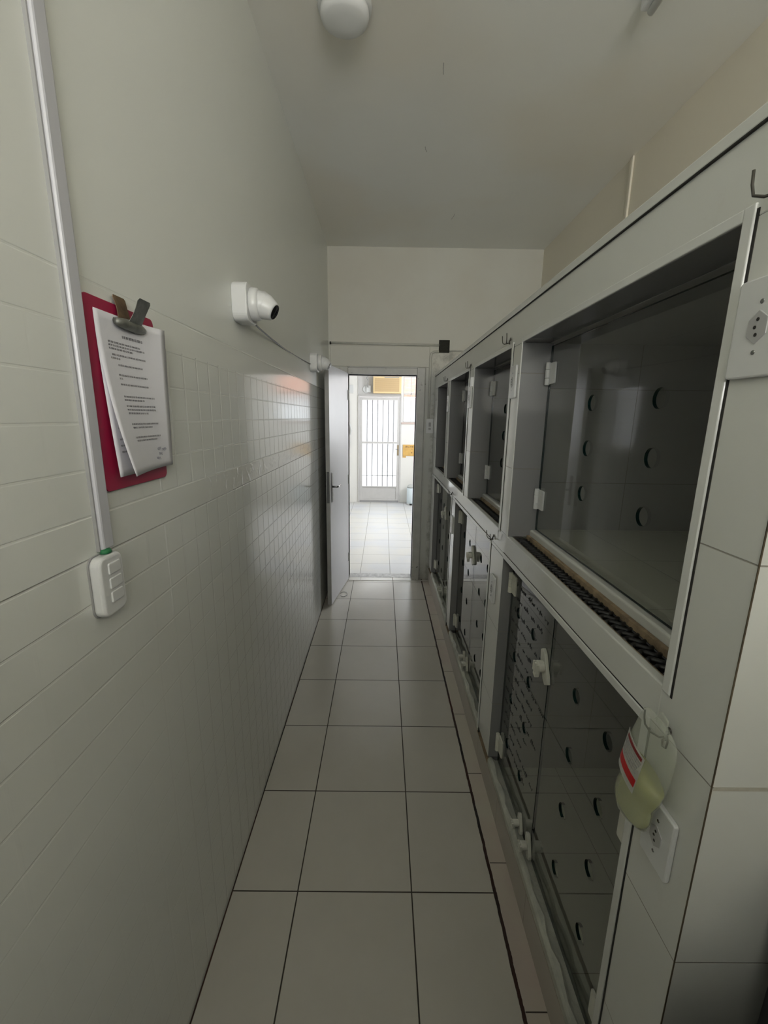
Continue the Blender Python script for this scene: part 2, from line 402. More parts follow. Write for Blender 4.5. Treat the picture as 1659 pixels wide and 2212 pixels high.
# raised plaster step over the frame
struct('trim_1', boxes((-0.50, EY - .008, 2.112, 0.43, EY + .01, 2.30)), M['endwall'], bevel=0.006)
struct('trim_2', boxes((-0.334, 4.25, 0, 0.317, 4.362, 0.004)), M['threshold'])
bmx = bmesh.new()
for x0 in (-0.334, -0.207, 0.126):
    x1 = {-0.334: -0.213, -0.207: 0.120, 0.126: 0.317}[x0]
    box(bmx, x0, 4.165, 0, x1, 4.246, 0.004)
box(bmx, 0.323, 4.165, 0, 0.50, 4.19, 0.003)
struct('trim_3', bmx, simple('white_step_tile', (0.62, 0.61, 0.57), 0.25), bevel=0.001)

# ---------------------------------------------------------------- kennel block
K = thing('kennel_cabinet', 'built-in white tiled two-tier animal kennel block along the right wall', 'kennel', (KX, 0.525, 0))
KO = (KX, 0.525, 0)
def kp(name, bm, m, bevel=0.0, parent=None, **kw):
    o = obj(name, bm, m, parent or K, bevel, **kw)
    # mesh is written in world metres: cancel the parent's offset so textures stay in room coordinates
    o.matrix_parent_inverse = Matrix.Translation(-Vector(KO))
    return o
Y0, Y1, XB = 0.525, 4.20, 1.40
UZ0, UZ1, LZ0, LZ1, TOP = 1.204, 1.915, 0.17, 1.108, 2.03
UP = [(0.655, 1.600), (1.725, 2.405), (2.55, 3.235), (3.365, 3.975)]
LO = [(0.692, 1.635), (1.848, 2.800), (2.955, 3.975)]
def span(ops):
    s = []; p = Y0
    for a, b in ops: s.append((p, a)); p = b
    s.append((p, Y1)); return s
T = 0.10
kp('header', boxes((KX, Y0, UZ1, KX + T, Y1, TOP)), M['kennel_post'], 0.002)
kp('top_slab', boxes((KX - 0.004, Y0 - .003, TOP, XB, Y1, TOP + 0.022)), M['kennel'], 0.003)
kp('mid_rail', boxes((KX, 0.655, LZ1, KX + 0.02, Y1, UZ0)), M['kennel'], 0.003)
for i, (a, b) in enumerate(span(UP)):
    if i == 0: continue
    kp('post', boxes((KX, a, UZ0 + .0005, KX + T + .01, b, UZ1 - .0005)), M['kennel_post'], 0.0015)
for i, (a, b) in enumerate(span(LO)):
    if i == 0: continue
    kp('post', boxes((KX, a, LZ0 + .0005, KX + 0.05, b, LZ1 - .0005)), M['kennel_post'], 0.0015)
kp('pier', boxes((KX, Y0, 0.0, XB, 0.600, UZ1 - .0005), (KX, 0.600, UZ0, KX + T + .01, 0.655, UZ1 - .0005), (KX, 0.600, 0.0, KX + .05, 0.692, LZ1), (KX, 0.600, LZ1, KX + T, 0.655, UZ0)), M['kennel'])
kp('corner_grout', boxes((KX - .0008, Y0 - .0005, 0, KX + .0012, Y0 + .0008, TOP - .1)), M['rust_dark'])
kp('end_joint', boxes((KX + .003, Y0 - .0006, 1.120, XB, Y0 + .001, 1.126)), M['grout_pale'])
for i, (a, b) in enumerate(span(UP)):
    if i == 0: continue
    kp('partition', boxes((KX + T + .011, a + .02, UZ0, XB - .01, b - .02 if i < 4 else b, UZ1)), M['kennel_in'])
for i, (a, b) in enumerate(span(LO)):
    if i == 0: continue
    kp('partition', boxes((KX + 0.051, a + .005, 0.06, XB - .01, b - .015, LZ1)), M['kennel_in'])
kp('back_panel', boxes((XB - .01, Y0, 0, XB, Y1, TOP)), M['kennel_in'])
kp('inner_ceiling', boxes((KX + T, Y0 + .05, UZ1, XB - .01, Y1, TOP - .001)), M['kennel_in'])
kp('sill_bed', boxes((KX + 0.0205, 0.656, LZ1 + .004, KX + 0.085, Y1, UZ0 - .022)), M['kennel_floor'])
kp('shelf', boxes((KX + 0.085, 0.60, LZ1 + .004, XB - .01, Y1, UZ0 + .026)), M['kennel_floor'])
kp('inner_floor', boxes((KX + 0.06, 0.60, 0.0, XB - .01, Y1, 0.11)), M['kennel_floor'])
bm = boxes((KX - 0.0, Y0 + .17, 0.0, KX + 0.02, Y1, 0.128)); kp('plinth', bm, M['base'], 0.002)
# slanting joints / rust line on the plinth top
kp('plinth_joint', boxes((KX + .0005, Y0 + .17, 0.128, KX + .018, Y1, 0.1315)), M['rust'])
# mortar sills of the lower cages
for a, b in LO:
    bm = bmesh.new()
    prof = [(KX, 0.1315), (KX, 0.158), (KX + .006, 0.168), (KX + .016, 0.170), (KX + .022, 0.166), (KX + .024, 0.158), (KX + .030, 0.157), (KX + .031, 0.152), (KX + .055, 0.150), (KX + .058, 0.112), (KX + .058, 0.09), (KX+.019, 0.09), (KX+.019, 0.1315)]
    A = []; n = 24
    for k in range(n + 1):
        y = a + (b - a) * k / n; j = 0.0035 * math.sin(k * 1.7) + 0.002 * math.sin(k * 4.1)
        A.append([bm.verts.new((px + (j if 2 < i < 6 else 0), y, pz + (j * .5 if 0 < i < 9 else 0))) for i, (px, pz) in enumerate(prof)])
    m_ = len(prof)
    for r0, r1 in zip(A, A[1:]):
        for i in range(m_): bm.faces.new((r0[i], r0[(i+1) % m_], r1[(i+1) % m_], r1[i]))
    bm.faces.new(A[0]); bm.faces.new(A[-1][::-1])
    kp('sill', bm, M['sill'])
# plastic edge trims round the openings, black joint beside them
for i, (a, b) in enumerate(UP):
    kp('edge_trim', boxes((KX - .0035, a - .020, UZ0 - .006, KX + .012, a - .0004, UZ1 + .018), (KX - .0025, b + .0004, UZ0, KX + .010, b + .010, UZ1 + .018),
        (KX - .003, a - .0004, UZ1 + .0006, KX + .010, b + .0004, UZ1 + .018)), M['trim'], 0.002)
    kp('joint_groove', boxes((KX - .0012, a - .0245, UZ0 - .008, KX + .004, a - .0204, UZ1 + .01)), M['groove'])
for i, (a, b) in enumerate(LO):
    kp('edge_trim', boxes((KX - .003, a - .020, LZ0 - .01, KX + .012, a - .0004, LZ1 + .01), (KX - .0035, a - .02, LZ1 - .0003, KX + .012, b + .0, LZ1 + .0195)), M['trim'], 0.002)
    kp('joint_groove', boxes((KX - .0012, a - .0245, LZ0 - .03, KX + .004, a - .0204, LZ1), (KX - .0012, a + .0, LZ1 + .0200, KX + .004, b, LZ1 + .0220)), M['groove'])
kp('slab_joint', boxes((KX - .0046, Y0, TOP - .0015, KX + .004, Y1, TOP + .0008)), M['groove'])
# mortar beds beside the drains and the step the glass stands on
for a, b in UP:
    kp('mortar_bed', boxes((KX + .0205, a, UZ0 - .012, KX + .024, b, UZ0 - .003)), M['rust'])
    kp('mortar_bed', boxes((KX + .0725, a, UZ0 - .012, KX + .084, b, UZ0 + .008)), M['rust'], 0.002)
    bm = boxes((KX + .0845, a, UZ0 - .012, KX + .118, b, UZ0 + .030)); kp('glass_step', bm, M['kennel'], 0.007, seg=4)

# glass plate with round holes
def holed(bm, y0, y1, z0, z1, holes, r, x, th, s=None):
    s = s or r * 1.35; N = 32
    ys = sorted(set([y0, y1] + [round(h[0] + d * s, 5) for h in holes for d in (-1, 1)]))
    zs = sorted(set([z0, z1] + [round(h[1] + d * s, 5) for h in holes for d in (-1, 1)]))
    for side in (0, 1):
        xx = x + side * th
        cache = {}
        def V(y, z):
            k = (round(y, 5), round(z, 5))
            if k not in cache: cache[k] = bm.verts.new((xx, y, z))
            return cache[k]
        for i in range(len(ys) - 1):
            for j in range(len(zs) - 1):
                cy, cz = (ys[i] + ys[i+1]) / 2, (zs[j] + zs[j+1]) / 2
                hit = [h for h in holes if abs(h[0] - cy) < s and abs(h[1] - cz) < s]
                if not hit:
                    f = bm.faces.new((V(ys[i], zs[j]), V(ys[i+1], zs[j]), V(ys[i+1], zs[j+1]), V(ys[i], zs[j+1])))
        for hy, hz in holes:
            O, I = [], []
            for k in range(N):
                a = 2*math.pi*k/N; c, q = math.cos(a), math.sin(a); m = s / max(abs(c), abs(q))
                O.append(bm.verts.new((xx, hy + c*m, hz + q*m))); I.append(bm.verts.new((xx, hy + r*c, hz + r*q)))
            for k in range(N): bm.faces.new((O[k], O[(k+1) % N], I[(k+1) % N], I[k]))
    # fix facing: outward normals by side
    bm.faces.ensure_lookup_table()
    for f in bm.faces:
        f.normal_update()
        cx = f.calc_center_median().x
        want = -1 if cx < x + th/2 else 1
        if f.normal.x * want < 0: f.normal_flip()
    def rim(pts, inward, cy=None):
        A = [bm.verts.new((x, a, b)) for a, b in pts]; B = [bm.verts.new((x + th, a, b)) for a, b in pts]; n = len(pts)
        for k in range(n):
            f = bm.faces.new((A[k], A[(k+1) % n], B[(k+1) % n], B[k])); f.material_index = 1 if cy is None or pts[k][0] + pts[(k+1) % n][0] > 2*cy - .002 else 2
    for hy, hz in holes: rim([(hy + r*math.cos(2*math.pi*k/N), hz + r*math.sin(2*math.pi*k/N)) for k in range(N)], True, hy)
    rim([(y0, z0), (y1, z0), (y1, z1), (y0, z1)], False)
def raw_obj(name, bm, mats, parent):
    me = bpy.data.meshes.new(name); bm.to_mesh(me); bm.free()
    for m in mats: me.materials.append(m)
    o = bpy.data.objects.new(name, me); COL.objects.link(o); o.parent = parent
    o.matrix_parent_inverse = Matrix.Translation(-Vector(KO)); return o
def sub_of(o, name, bm, m, **kw):
    c = obj(name, bm, m, o, **kw); return c
def hinge_bm(x, y, z, s=1, h=0.075, flip=1):
    # barrel at the jamb corner, leaf on the glass, leaf on the jamb
    bm = bmesh.new()
    for z0, z1 in ((z - h/2, z - h*.2), (z - h*.19, z + h*.19), (z + h*.2, z + h/2)):
        lathe(bm, [(0.0078, z0), (0.0085, z0 + .001), (0.0085, z1 - .001), (0.0078, z1)], (x - .010, y - .011*flip, 0), 'Z', 14)
    yy = sorted((y - .012*flip, y - .066*flip))
    prism(bm, rrect((yy[0] + yy[1]) / 2, z, yy[1] - yy[0], h * .92, 0.005, 3), x - .0065, x - .0006, 'X')
    prism(bm, rrect((yy[0] + yy[1]) / 2 - .004*flip, z + h*.2, .006, .004, 0.0015, 2), x - .0075, x - .006, 'X')
    return bm
def latch_bm(x, y, z, tilt=0.35, s=1.0, body=True):
    bm = bmesh.new()
    n0 = 0
    pts = [(-.012, -.044), (.008, -.046), (.016, -.032), (.017, .020), (.008, .042), (-.006, .044), (-.014, .030), (-.016, -.030)]
    vs_ = prism(bm, [(a*s, b*s) for a, b in pts], x - .012, x - .0008, 'X')
    c, q = math.cos(tilt), math.sin(tilt)
    for v in vs_:
        a, b = v.co.y, v.co.z; v.co.y = y + a*c - b*q; v.co.z = z + a*q + b*c
    lathe(bm, [(.013*s, -.034), (.015*s, -.032), (.015*s, -.014), (.012*s, -.010)], (x, y, z), 'X', 20)
    for ang in (-1.25,):
        ca, sa = math.cos(ang), math.sin(ang)
        w = box(bm, x - .036, 0, -.008*s, x - .022, .034*s, .008*s)
        for v in w:
            a, b = v.co.y, v.co.z; v.co.y = y + a*ca - b*sa; v.co.z = z + a*sa + b*ca
    for k in (-1, 0, 1):
        w = box(bm, x - .041, y - .004 + k*.011*s, z - .016*s, x - .033, y + .003 + k*.011*s, z + .010*s)
    return bm
UG, LG = 0.592, 0.532
uholes_z = (1.437, 1.570, 1.698)
for i, (a, b) in enumerate(UP):
    w = b - a
    cols = (0.948, 1.252) if i == 0 else ((a + 0.145, b - 0.275) if i < 3 else (a + 0.14, b - .26))
    bm = bmesh.new(); holed(bm, a + .006, b - .004, UZ0 + .032, UZ1 - .012, [(y, z) for y in cols for z in uholes_z], 0.0225, UG, 0.008)
    d = raw_obj('glass_door', bm, [M['acrylic'], M['glass_edge'], M['glass_edge_near']], K)
    for z in (1.358, 1.808):
        sub_of(d, 'hinge', hinge_bm(UG, b - .004, z, 1, 0.078), M['plastic'], bevel=0.001)
lz = (0.335, 0.545, 0.733, 0.920)
LEAF = [[(0.70, 1.198, (0.855, 1.02)), (1.203, 1.63, (1.358, 1.523))],
        [(1.855, 2.322, (2.02, 2.168)), (2.327, 2.795, (2.466, 2.645))],
        [(2.962, 3.424, (3.12, 3.272)), (3.429, 3.970, (3.58, 3.775))]]
left_near = None
for i, pair in enumerate(LEAF):
    for j, (a, b, cols) in enumerate(pair):
        bm = bmesh.new(); holed(bm, a, b, 0.158, LZ1 - .02, [(y, z) for y in cols for z in lz], 0.0215, LG, 0.008)
        d = raw_obj('glass_door', bm, [M['glass'], M['glass_edge'], M['glass_edge_near']], K)
        if j == 1:
            for z in (1.008, 0.262): sub_of(d, 'hinge', hinge_bm(LG, b - .0, z, 1, 0.085), M['old_plastic'], bevel=0.001)
            if i == 0: left_near = d
        else:
            for z in (0.80, 0.262): sub_of(d, 'hinge', hinge_bm(LG, a + .0, z, 1, 0.085, flip=-1), M['old_plastic'], bevel=0.001)
            sub_of(d, 'latch', latch_bm(LG, b + .022, 0.885, -0.50, 1.25), M['old_plastic'], bevel=0.0025)
            sub_of(d, 'latch', latch_bm(LG, b + .006, 0.200, -0.35, 0.95), M['old_plastic'], bevel=0.0025)
            sub_of(d, 'latch', latch_bm(LG, b + .095, 0.195, -0.35, 0.8), M['old_plastic'], bevel=0.0025)
# marker handwriting on the near lower door
rnd = random.Random(3)
for row in range(14):
    z = 1.02 - row * 0.052; y = 1.60 - rnd.random() * .03
    yend = 1.27 + rnd.random() * .10 if row % 3 else 1.235
    while y > yend:
        bm = bmesh.new(); L = 0.02 + rnd.random() * 0.045; pts = []; n = max(5, int(L / 0.0035))
        for k in range(n + 1):
            pts.append((LG - .0005, y - L*k/n, z + 0.0065*math.sin(k*2.2 + row) * (0.5 + rnd.random()*.9) + (.008 if rnd.random() < .12 else 0)))
        tube(bm, pts, 0.00055, 4, False); y -= L + 0.012 + rnd.random() * .02
        sub_of(left_near, 'handwriting', bm, M['marker'])

# drain grates
for i, (a, b) in enumerate(UP):
    bm = boxes((KX + .0242, a + .001, UZ0 - .0215, KX + .0722, b - .001, UZ0 - .014))
    n = int((b - a) / 0.026)
    rows = []
    g = thing('drain_grate', {0: 'black ribbed drain grate in the sill of the nearest upper cage', 1: 'black ribbed drain grate in the sill of the upper cage, second from the camera',
        2: 'black ribbed drain grate in the sill of the upper cage, third from the camera', 3: 'black ribbed drain grate in the sill of the farthest upper cage'}[i], 'drain grate', (KX + .047, (a + b) / 2, UZ0 - .0215), 'drain grates along the upper sills')
    obj('channel', shift(bm, g.location), M['grate_bed'], g)
    bm = bmesh.new()
    for k in range(n):
        y = a + .012 + (b - a - .026) * k / (n - 1)
        pts = [(KX + .027 + .043*u/10, y + .0075*math.sin(u/10*2*math.pi), UZ0 - .0095 + .0015*math.sin(u/10*math.pi)) for u in range(11)]
        tube(bm, pts, 0.0056, 8)
    tube(bm, [(KX + .0268, a + .002, UZ0 - .0095), (KX + .0268, b - .002, UZ0 - .0095)], .0025, 6)
    tube(bm, [(KX + .0698, a + .002, UZ0 - .0095), (KX + .0698, b - .002, UZ0 - .0095)], .0025, 6)
    obj('ribs', shift(bm, g.location), M['grate'], g, smooth=True)

# ---------------------------------------------------------------- hooks on the posts
def hook_bm():
    bm = bmesh.new()
    r = .0016
    arc = lambda s: [(-.002, 0, 0), (-.012, s*.004, -.004), (-.020, s*.016, -.004), (-.023, s*.028, .002), (-.024, s*.031, .014), (-.025, s*.031, .028)]
    tube(bm, arc(1), r, 8); tube(bm, arc(-1), r, 8)
    tube(bm, [(0, 0, .010), (-.004, 0, .006), (-.004, 0, -.006)], .003, 8)
    return bm
def mk_hook(y, z, label, sc_=1.0):
    h = thing('wall_hook', label, 'hook', (KX - .002, y, z), 'wire hooks on the kennel front')
    return h
h0 = thing('wall_hook', 'wire double hook on header above the post right of the far three upper cages', 'hook', (KX - .0015, 1.752, 1.938), 'wire hooks on the kennel front')
obj('wire', hook_bm(), M['wire'], h0, smooth=True)
bm = bmesh.new(); lathe(bm, [(.005, -.003), (.006, 0), (.004, .001)], (0, 0, .012), 'X', 12); obj('screw', bm, M['wire'], h0)
h0['label'] = 'wire double hook on the header between the two nearest upper cages'
copy_tree(h0, (KX - .0015, 2.515, 1.930), 'wire double hook on the header between second and third upper cages')
copy_tree(h0, (KX - .0015, 3.40, 1.930), 'wire double hook on the header beside the farthest upper cage')
copy_tree(h0, (KX - .0015, 1.792, 1.142), 'wire double hook on the middle rail beside the nearest lower post')
copy_tree(h0, (KX - .0015, 2.930, 1.134), 'wire double hook on the middle rail above the far lower post')
hb = copy_tree(h0, (KX - .0015, 0.578, 1.926), 'thick bent hook at top of the near pier, above the socket'); hb.scale = (1.15, 1.15, 1.15)
copy_tree(h0, (KX - .0015, 0.622, 1.130), 'rusty hook the drip bag hangs from on the near pier')

# ---------------------------------------------------------------- wall plates
def plate(label, loc, w=0.072, h=0.118, kind='socket', d=0.009, group='white plates on the kennel posts', face='X'):
    g = thing('socket_plate' if kind == 'socket' else 'switch_plate', label, 'socket' if kind == 'socket' else 'switch', loc, group)
    bm = bmesh.new(); prism(bm, rrect(0, 0, w, h, 0.006), -d, 0, 'X'); obj('cover', bm, M['plastic'], g, 0.0025)
    if kind == 'socket':
        hx = [(0, .021), (.015, .010), (.015, -.010), (0, -.021), (-.015, -.010), (-.015, .010)]
        bm = bmesh.new(); prism(bm, hx, -d - .0012, -d + .001, 'X'); obj('socket', bm, simple('socket_insert', (0.52, 0.52, 0.52), 0.4) if 'sock' not in M else M['sock'], g, 0.0008)
        for k in (-1, 0, 1):
            bm = bmesh.new(); lathe(bm, [(.0024, -d - .0016), (.0024, -d)], (0, .003 if k == 0 else 0, k*.0095), 'X', 10); obj('pin_hole', bm, M['groove'], g)
        for k in (-1, 1):
            bm = bmesh.new(); lathe(bm, [(.0028, -d - .0006), (.0034, -d + .0004)], (0, 0, k*.031), 'X', 12); obj('screw', bm, M['chrome'], g)
    return g
M['sock'] = simple('socket_insert', (0.40, 0.40, 0.40), 0.4)
plate('white three-pin socket plate on the near pier, upper right edge of photo', (KX - .0005, 0.588, 1.770), w=0.082, h=0.125)
plate('white socket plate high on the post between the two nearest upper cages', (KX - .0005, 1.665, 1.785))
plate('white socket plate high on the post between second and third upper cages', (KX - .0005, 2.478, 1.765))
plate('white socket plate high on the far post beside the farthest upper cage', (KX - .0005, 3.300, 1.755), w=.066)
plate('white socket plate on the lower post beside the nearest lower cage', (KX - .0005, 1.742, 0.930))
plate('white socket plate on the far lower post between the back lower cages', (KX - .0005, 2.878, 0.930))
pl = plate('white socket plate on the near pier below the hanging drip bag', (KX - .0005, 0.600, 0.950))
# end wall switch (faces the camera)
sw = plate('small grey switch plate on the end wall, right of the doorway', (0.452, EY - .001, 1.572), h=0.135, kind='switch', group=None)
sw.rotation_euler = (0, 0, P2)
bm = bmesh.new(); prism(bm, rrect(0, .015, .022, .04, .003), -.013, -.009, 'X'); prism(bm, rrect(0, -.025, .022, .02, .003), -.013, -.009, 'X'); obj('rocker', bm, M['plastic_dark'], sw)

# ---------------------------------------------------------------- left wall fittings
# conduit and switch box
g = thing('wall_conduit', 'long white plastic cable trunking running down the left wall', 'trunking', (LW, 0.762, 1.405))
obj('cover', shift(boxes((LW, 0.745, 1.405, LW + .012, 0.776, CH - .001)), g.location), M['conduit'], g, 0.004)
obj('shade_strip', shift(boxes((LW, 0.7415, 1.405, LW + .006, 0.7448, CH - .001)), g.location), M['plastic_dark'], g)  # dark strip drawn in for the shade line along the trunking's near edge
g = thing('switch_box', 'white rounded surface switch box on left wall under the trunking', 'switch', (LW, 0.750, 1.342))
bm = bmesh.new(); prism(bm, rrect(-.004, 0, .068, .114, .017, 8), 0, .022, 'X'); obj('cover', bm, M['plastic'], g, 0.006, seg=4)
for k, z in enumerate((.032, .004, -.022)):
    bm = bmesh.new(); prism(bm, rrect(0, z, .034, .021, .003), .021, .0245, 'X'); obj('rocker', bm, M['plastic'], g, 0.0015)
bm = bmesh.new(); prism(bm, rrect(-.004, 0, .072, .117, .018, 8), 0, .003, 'X'); obj('back_plate', bm, M['plastic_dark'], g)
g = bmesh.new(); lathe(g, [(.004, -.002), (.011, .001), (.008, .007), (.002, .009)], (0, 0, 0), 'Z', 14)
for v in g.verts: v.co.x *= .8; v.co.y *= 1.2
g = obj('sealing_putty', g, M['green'], smooth=True); g.location = (LW + .010, 0.752, 1.400)
tag(g, 'dab of green putty where the trunking meets the switch box', 'putty')

# clipboard
CB = thing('clipboard', 'red clipboard hung on the tiled left wall beside the trunking', 'clipboard', (LW + .002, 0.90, 1.505))
bm = bmesh.new(); prism(bm, rrect(0.897, 1.679, .229, .345, .012), LW + .002, LW + .0052, 'X')
obj('board', shift(bm, CB.location), M['red_board'], CB, 0.001)
def sheet(lift, y0, z0, W=.21, H=.297, nu=14, nv=22):
    def S(u, v): return Vector((LW + lift(u, v), y0 + W*u, z0 - H*v - 0.0))
    return S
def sheet_bm(S, nu=14, nv=22):
    bm = bmesh.new(); g = [[bm.verts.new(S(i/nu, j/nv)) for i in range(nu + 1)] for j in range(nv + 1)]
    h = [[bm.verts.new(S(i/nu, j/nv) + Vector((.0003, 0, 0))) for i in range(nu + 1)] for j in range(nv + 1)]
    for j in range(nv):
        for i in range(nu):
            bm.faces.new((g[j][i], g[j+1][i], g[j+1][i+1], g[j][i+1])); bm.faces.new((h[j][i], h[j][i+1], h[j+1][i+1], h[j+1][i]))
    for j in range(nv):
        bm.faces.new((g[j][0], h[j][0], h[j+1][0], g[j+1][0])); bm.faces.new((g[j][nu], g[j+1][nu], h[j+1][nu], h[j][nu]))
    for i in range(nu):
        bm.faces.new((g[0][i], g[0][i+1], h[0][i+1], h[0][i])); bm.faces.new((g[nv][i], h[nv][i], h[nv][i+1], g[nv][i+1]))
    return bm
S1 = sheet(lambda u, v: .0065 + .044*(v**1.9)*((1-u)**1.3) + .020*(u**3)*(1 - v*.4), .806, 1.831)
S2 = sheet(lambda u, v: .0060 + .014*(v**1.6)*((1-u)**1.2) + .001*u, .806, 1.829)
def script_bm(S, rows, seed=1):
    bm = bmesh.new(); rn = random.Random(seed)
    for (v, u0, u1, hh) in rows:
        u = u0
        while u < u1:
            w = .010 + rn.random() * .035; e = min(u + w, u1); k = u
            while k < e:
                gw = .0062; t_ = rn.choice((0, 1, 2, 3)); a, b = k, min(k + gw*.72, e)
                def q(a, b, v0, v1):
                    P = [S(a, v0), S(b, v0), S(b, v1), S(a, v1)]
                    bm.faces.new([bm.verts.new(p + Vector((.0007, 0, 0))) for p in P])
                q(a, a + gw*.25, v, v + hh)
                if t_ in (0, 1): q(a, b, v, v + hh*.24)
                if t_ in (1, 2): q(a, b, v + hh*.76, v + hh)
                if t_ in (2, 3, 0): q(b - gw*.25, b, v, v + hh)
                if t_ == 3: q(a, b, v + hh*.4, v + hh*.6)
                k += gw
            u = e + .009
    return bm
hh = .0110
rows = [(.115, .36, .66, .017), (.165, .14, .62, hh), (.185, .14, .68, hh), (.205, .14, .50, hh), (.240, .17, .68, hh), (.262, .15, .28, hh),
        (.300, .24, .62, hh), (.362, .22, .68, hh), (.384, .22, .27, hh), (.420, .22, .68, hh), (.495, .23, .76, hh), (.517, .23, .58, hh),
        (.555, .24, .76, hh), (.578, .24, .76, hh), (.601, .25, .62, hh), (.672, .26, .78, hh), (.695, .27, .66, hh), (.760, .28, .80, hh), (.782, .29, .72, hh)]
pa = obj('paper_sheet', shift(sheet_bm(S2), CB.location), M['paper'], CB, smooth=True)
pa2 = obj('paper_sheet', shift(sheet_bm(S1), CB.location), M['paper'], CB, smooth=True)
obj('printed_text', shift(script_bm(S1, rows), CB.location), M['ink'], pa2)
obj('printed_text', shift(script_bm(S2, [(z, .10, .6, .011) for z in (.62, .69, .76, .80, .84)], 5), CB.location), M['ink'], pa)
bm = bmesh.new()
for (u, v, a) in ((.70, .86, 0), (.72, .90, 1), (.80, .87, 2), (.66, .93, 3)):
    pts = [S1(u + .07*k/8 + .01*math.sin(k*2 + a), v + .012*math.sin(k*1.9 + a)) + Vector((.0009, 0, 0)) for k in range(10)]
    tube(bm, pts, .0005, 4, False)
obj('signature', shift(bm, CB.location), simple('signature_ink', (0.25, 0.25, 0.30), 0.7), pa2)
# bulldog clip
bc = thing('bulldog_clip', 'worn grey steel bulldog clip gripping the top of the red clipboard', 'clip', (LW + .012, 0.905, 1.815))
bm = bmesh.new()
sec = [(LW + .008, 1.822), (LW + .010, 1.813), (LW + .016, 1.808), (LW + .024, 1.812), (LW + .026, 1.820), (LW + .020, 1.828), (LW + .010, 1.829)]
prof = [(x, z) for x, z in sec]
A = []
for k in range(9):
    y = .858 + .096*k/8; s_ = 1 - .35*abs(k/4 - 1)**3
    A.append([bm.verts.new((LW + .008 + (x - LW - .008)*s_, y, 1.818 + (z - 1.818)*s_)) for x, z in prof])
for r0, r1 in zip(A, A[1:]):
    for i in range(7): bm.faces.new((r0[i], r0[(i+1) % 7], r1[(i+1) % 7], r1[i]))
bm.faces.new(A[0]); bm.faces.new(A[-1][::-1])
obj('jaw', shift(bm, bc.location), M['clip'], bc, smooth=True)
def lever(x0, z0, x1, z1, y0, w):
    bm = bmesh.new(); n = 10; A = []
    for k in range(n + 1):
        f = k/n; x = x0 + (x1 - x0)*f + .001*math.sin(f*3.1); z = z0 + (z1 - z0)*f; ww = w*(1 - .12*math.sin(f*math.pi))
        if k == n: ww *= .8
        A.append([bm.verts.new(p) for p in ((x, y0 - ww/2, z), (x, y0 + ww/2, z), (x + .0016, y0 + ww/2, z + .001), (x + .0016, y0 - ww/2, z + .001))])
    for r0, r1 in zip(A, A[1:]):
        for i in range(4): bm.faces.new((r0[i], r0[(i+1) % 4], r1[(i+1) % 4], r1[i]))
    bm.faces.new(A[0]); bm.faces.new(A[-1][::-1]); return bm
obj('front_lever', shift(lever(LW + .019, 1.820, LW + .044, 1.866, .910, .046), bc.location), M['clip'], bc, 0.0006)
obj('back_lever', shift(lever(LW + .012, 1.826, LW + .004, 1.868, .890, .042), bc.location), M['rusty_clip'], bc, 0.0006)

# dome cameras
def cam_thing(loc, label):
    g = thing('security_camera', label, 'camera', loc, 'white dome cameras on the left wall')
    bm = bmesh.new(); prism(bm, rrect(0, 0, .122, .125, .030, 6), 0, .052, 'X'); obj('mount_box', bm, M['plastic'], g, 0.004)
    bm = bmesh.new(); lathe(bm, [(.052, .052), (.054, .056), (.053, .072), (.050, .078), (.046, .081)], (0, 0, 0), 'X', 40); obj('collar', bm, M['plastic'], g, smooth=True)
    bm = bmesh.new(); prof = [(.0445*math.cos(a), .078 + .050*math.sin(a)) for a in [k*math.pi/2/10 for k in range(10)]] + [(.001, .128)]
    lathe(bm, prof, (0, 0, 0), 'X', 40); obj('turret', bm, M['plastic'], g, smooth=True)
    d = Vector((.86, -.10, -.46)).normalized()
    bm = bmesh.new(); q = d.to_track_quat('Z', 'Y').to_matrix().to_4x4(); o = Vector((.078, .004, .004))
    lathe(bm, [(.045, .002), (.042, .028), (.031, .056), (.027, .061), (.0255, .0605)], (0, 0, 0), 'Z', 32); bm.transform(Matrix.Translation(o) @ q)
    ho = obj('lens_housing', bm, M['plastic'], g, smooth=True)
    bm = bmesh.new(); lathe(bm, [(.0255, .0598), (.0250, .0622), (.0125, .0630), (.011, .0618), (.002, .0622)], (0, 0, 0), 'Z', 28); bm.transform(Matrix.Translation(o) @ q)
    obj('lens', bm, M['black_gloss'], ho)
    return g
cg = cam_thing((LW, 1.617, 2.028), 'white dome security camera on left wall, the one nearer the clipboard')
copy_tree(cg, (LW, 3.185, 2.020), 'white dome security camera at far end of left wall, above the open door')
bm = bmesh.new(); p0 = Vector((LW + .030, 1.682, 1.985)); p1 = Vector((LW + .006, 3.13, 2.005))
tube(bm, [p0] + [p0.lerp(p1, k/20) + Vector((-.018*math.sin(k/20*math.pi/1), 0, -.006*math.sin(k/20*math.pi))) for k in range(1, 20)] + [p1], .0032, 8)
tag(obj('camera_cable', bm, M['black'], smooth=True), 'thin black cable strung along left wall between the two dome cameras', 'cable')

# ---------------------------------------------------------------- open door leaf
H_ = Vector((-0.352, 4.185, 0)); Fp = Vector((-0.452, 3.545, 0)); dv = (Fp - H_); L_ = dv.length; ang = math.atan2(dv.y, dv.x)
DR = thing('open_door', 'grey-white flush door leaf standing open against the left wall', 'door', tuple(H_))
DR.rotation_euler = (0, 0, ang)
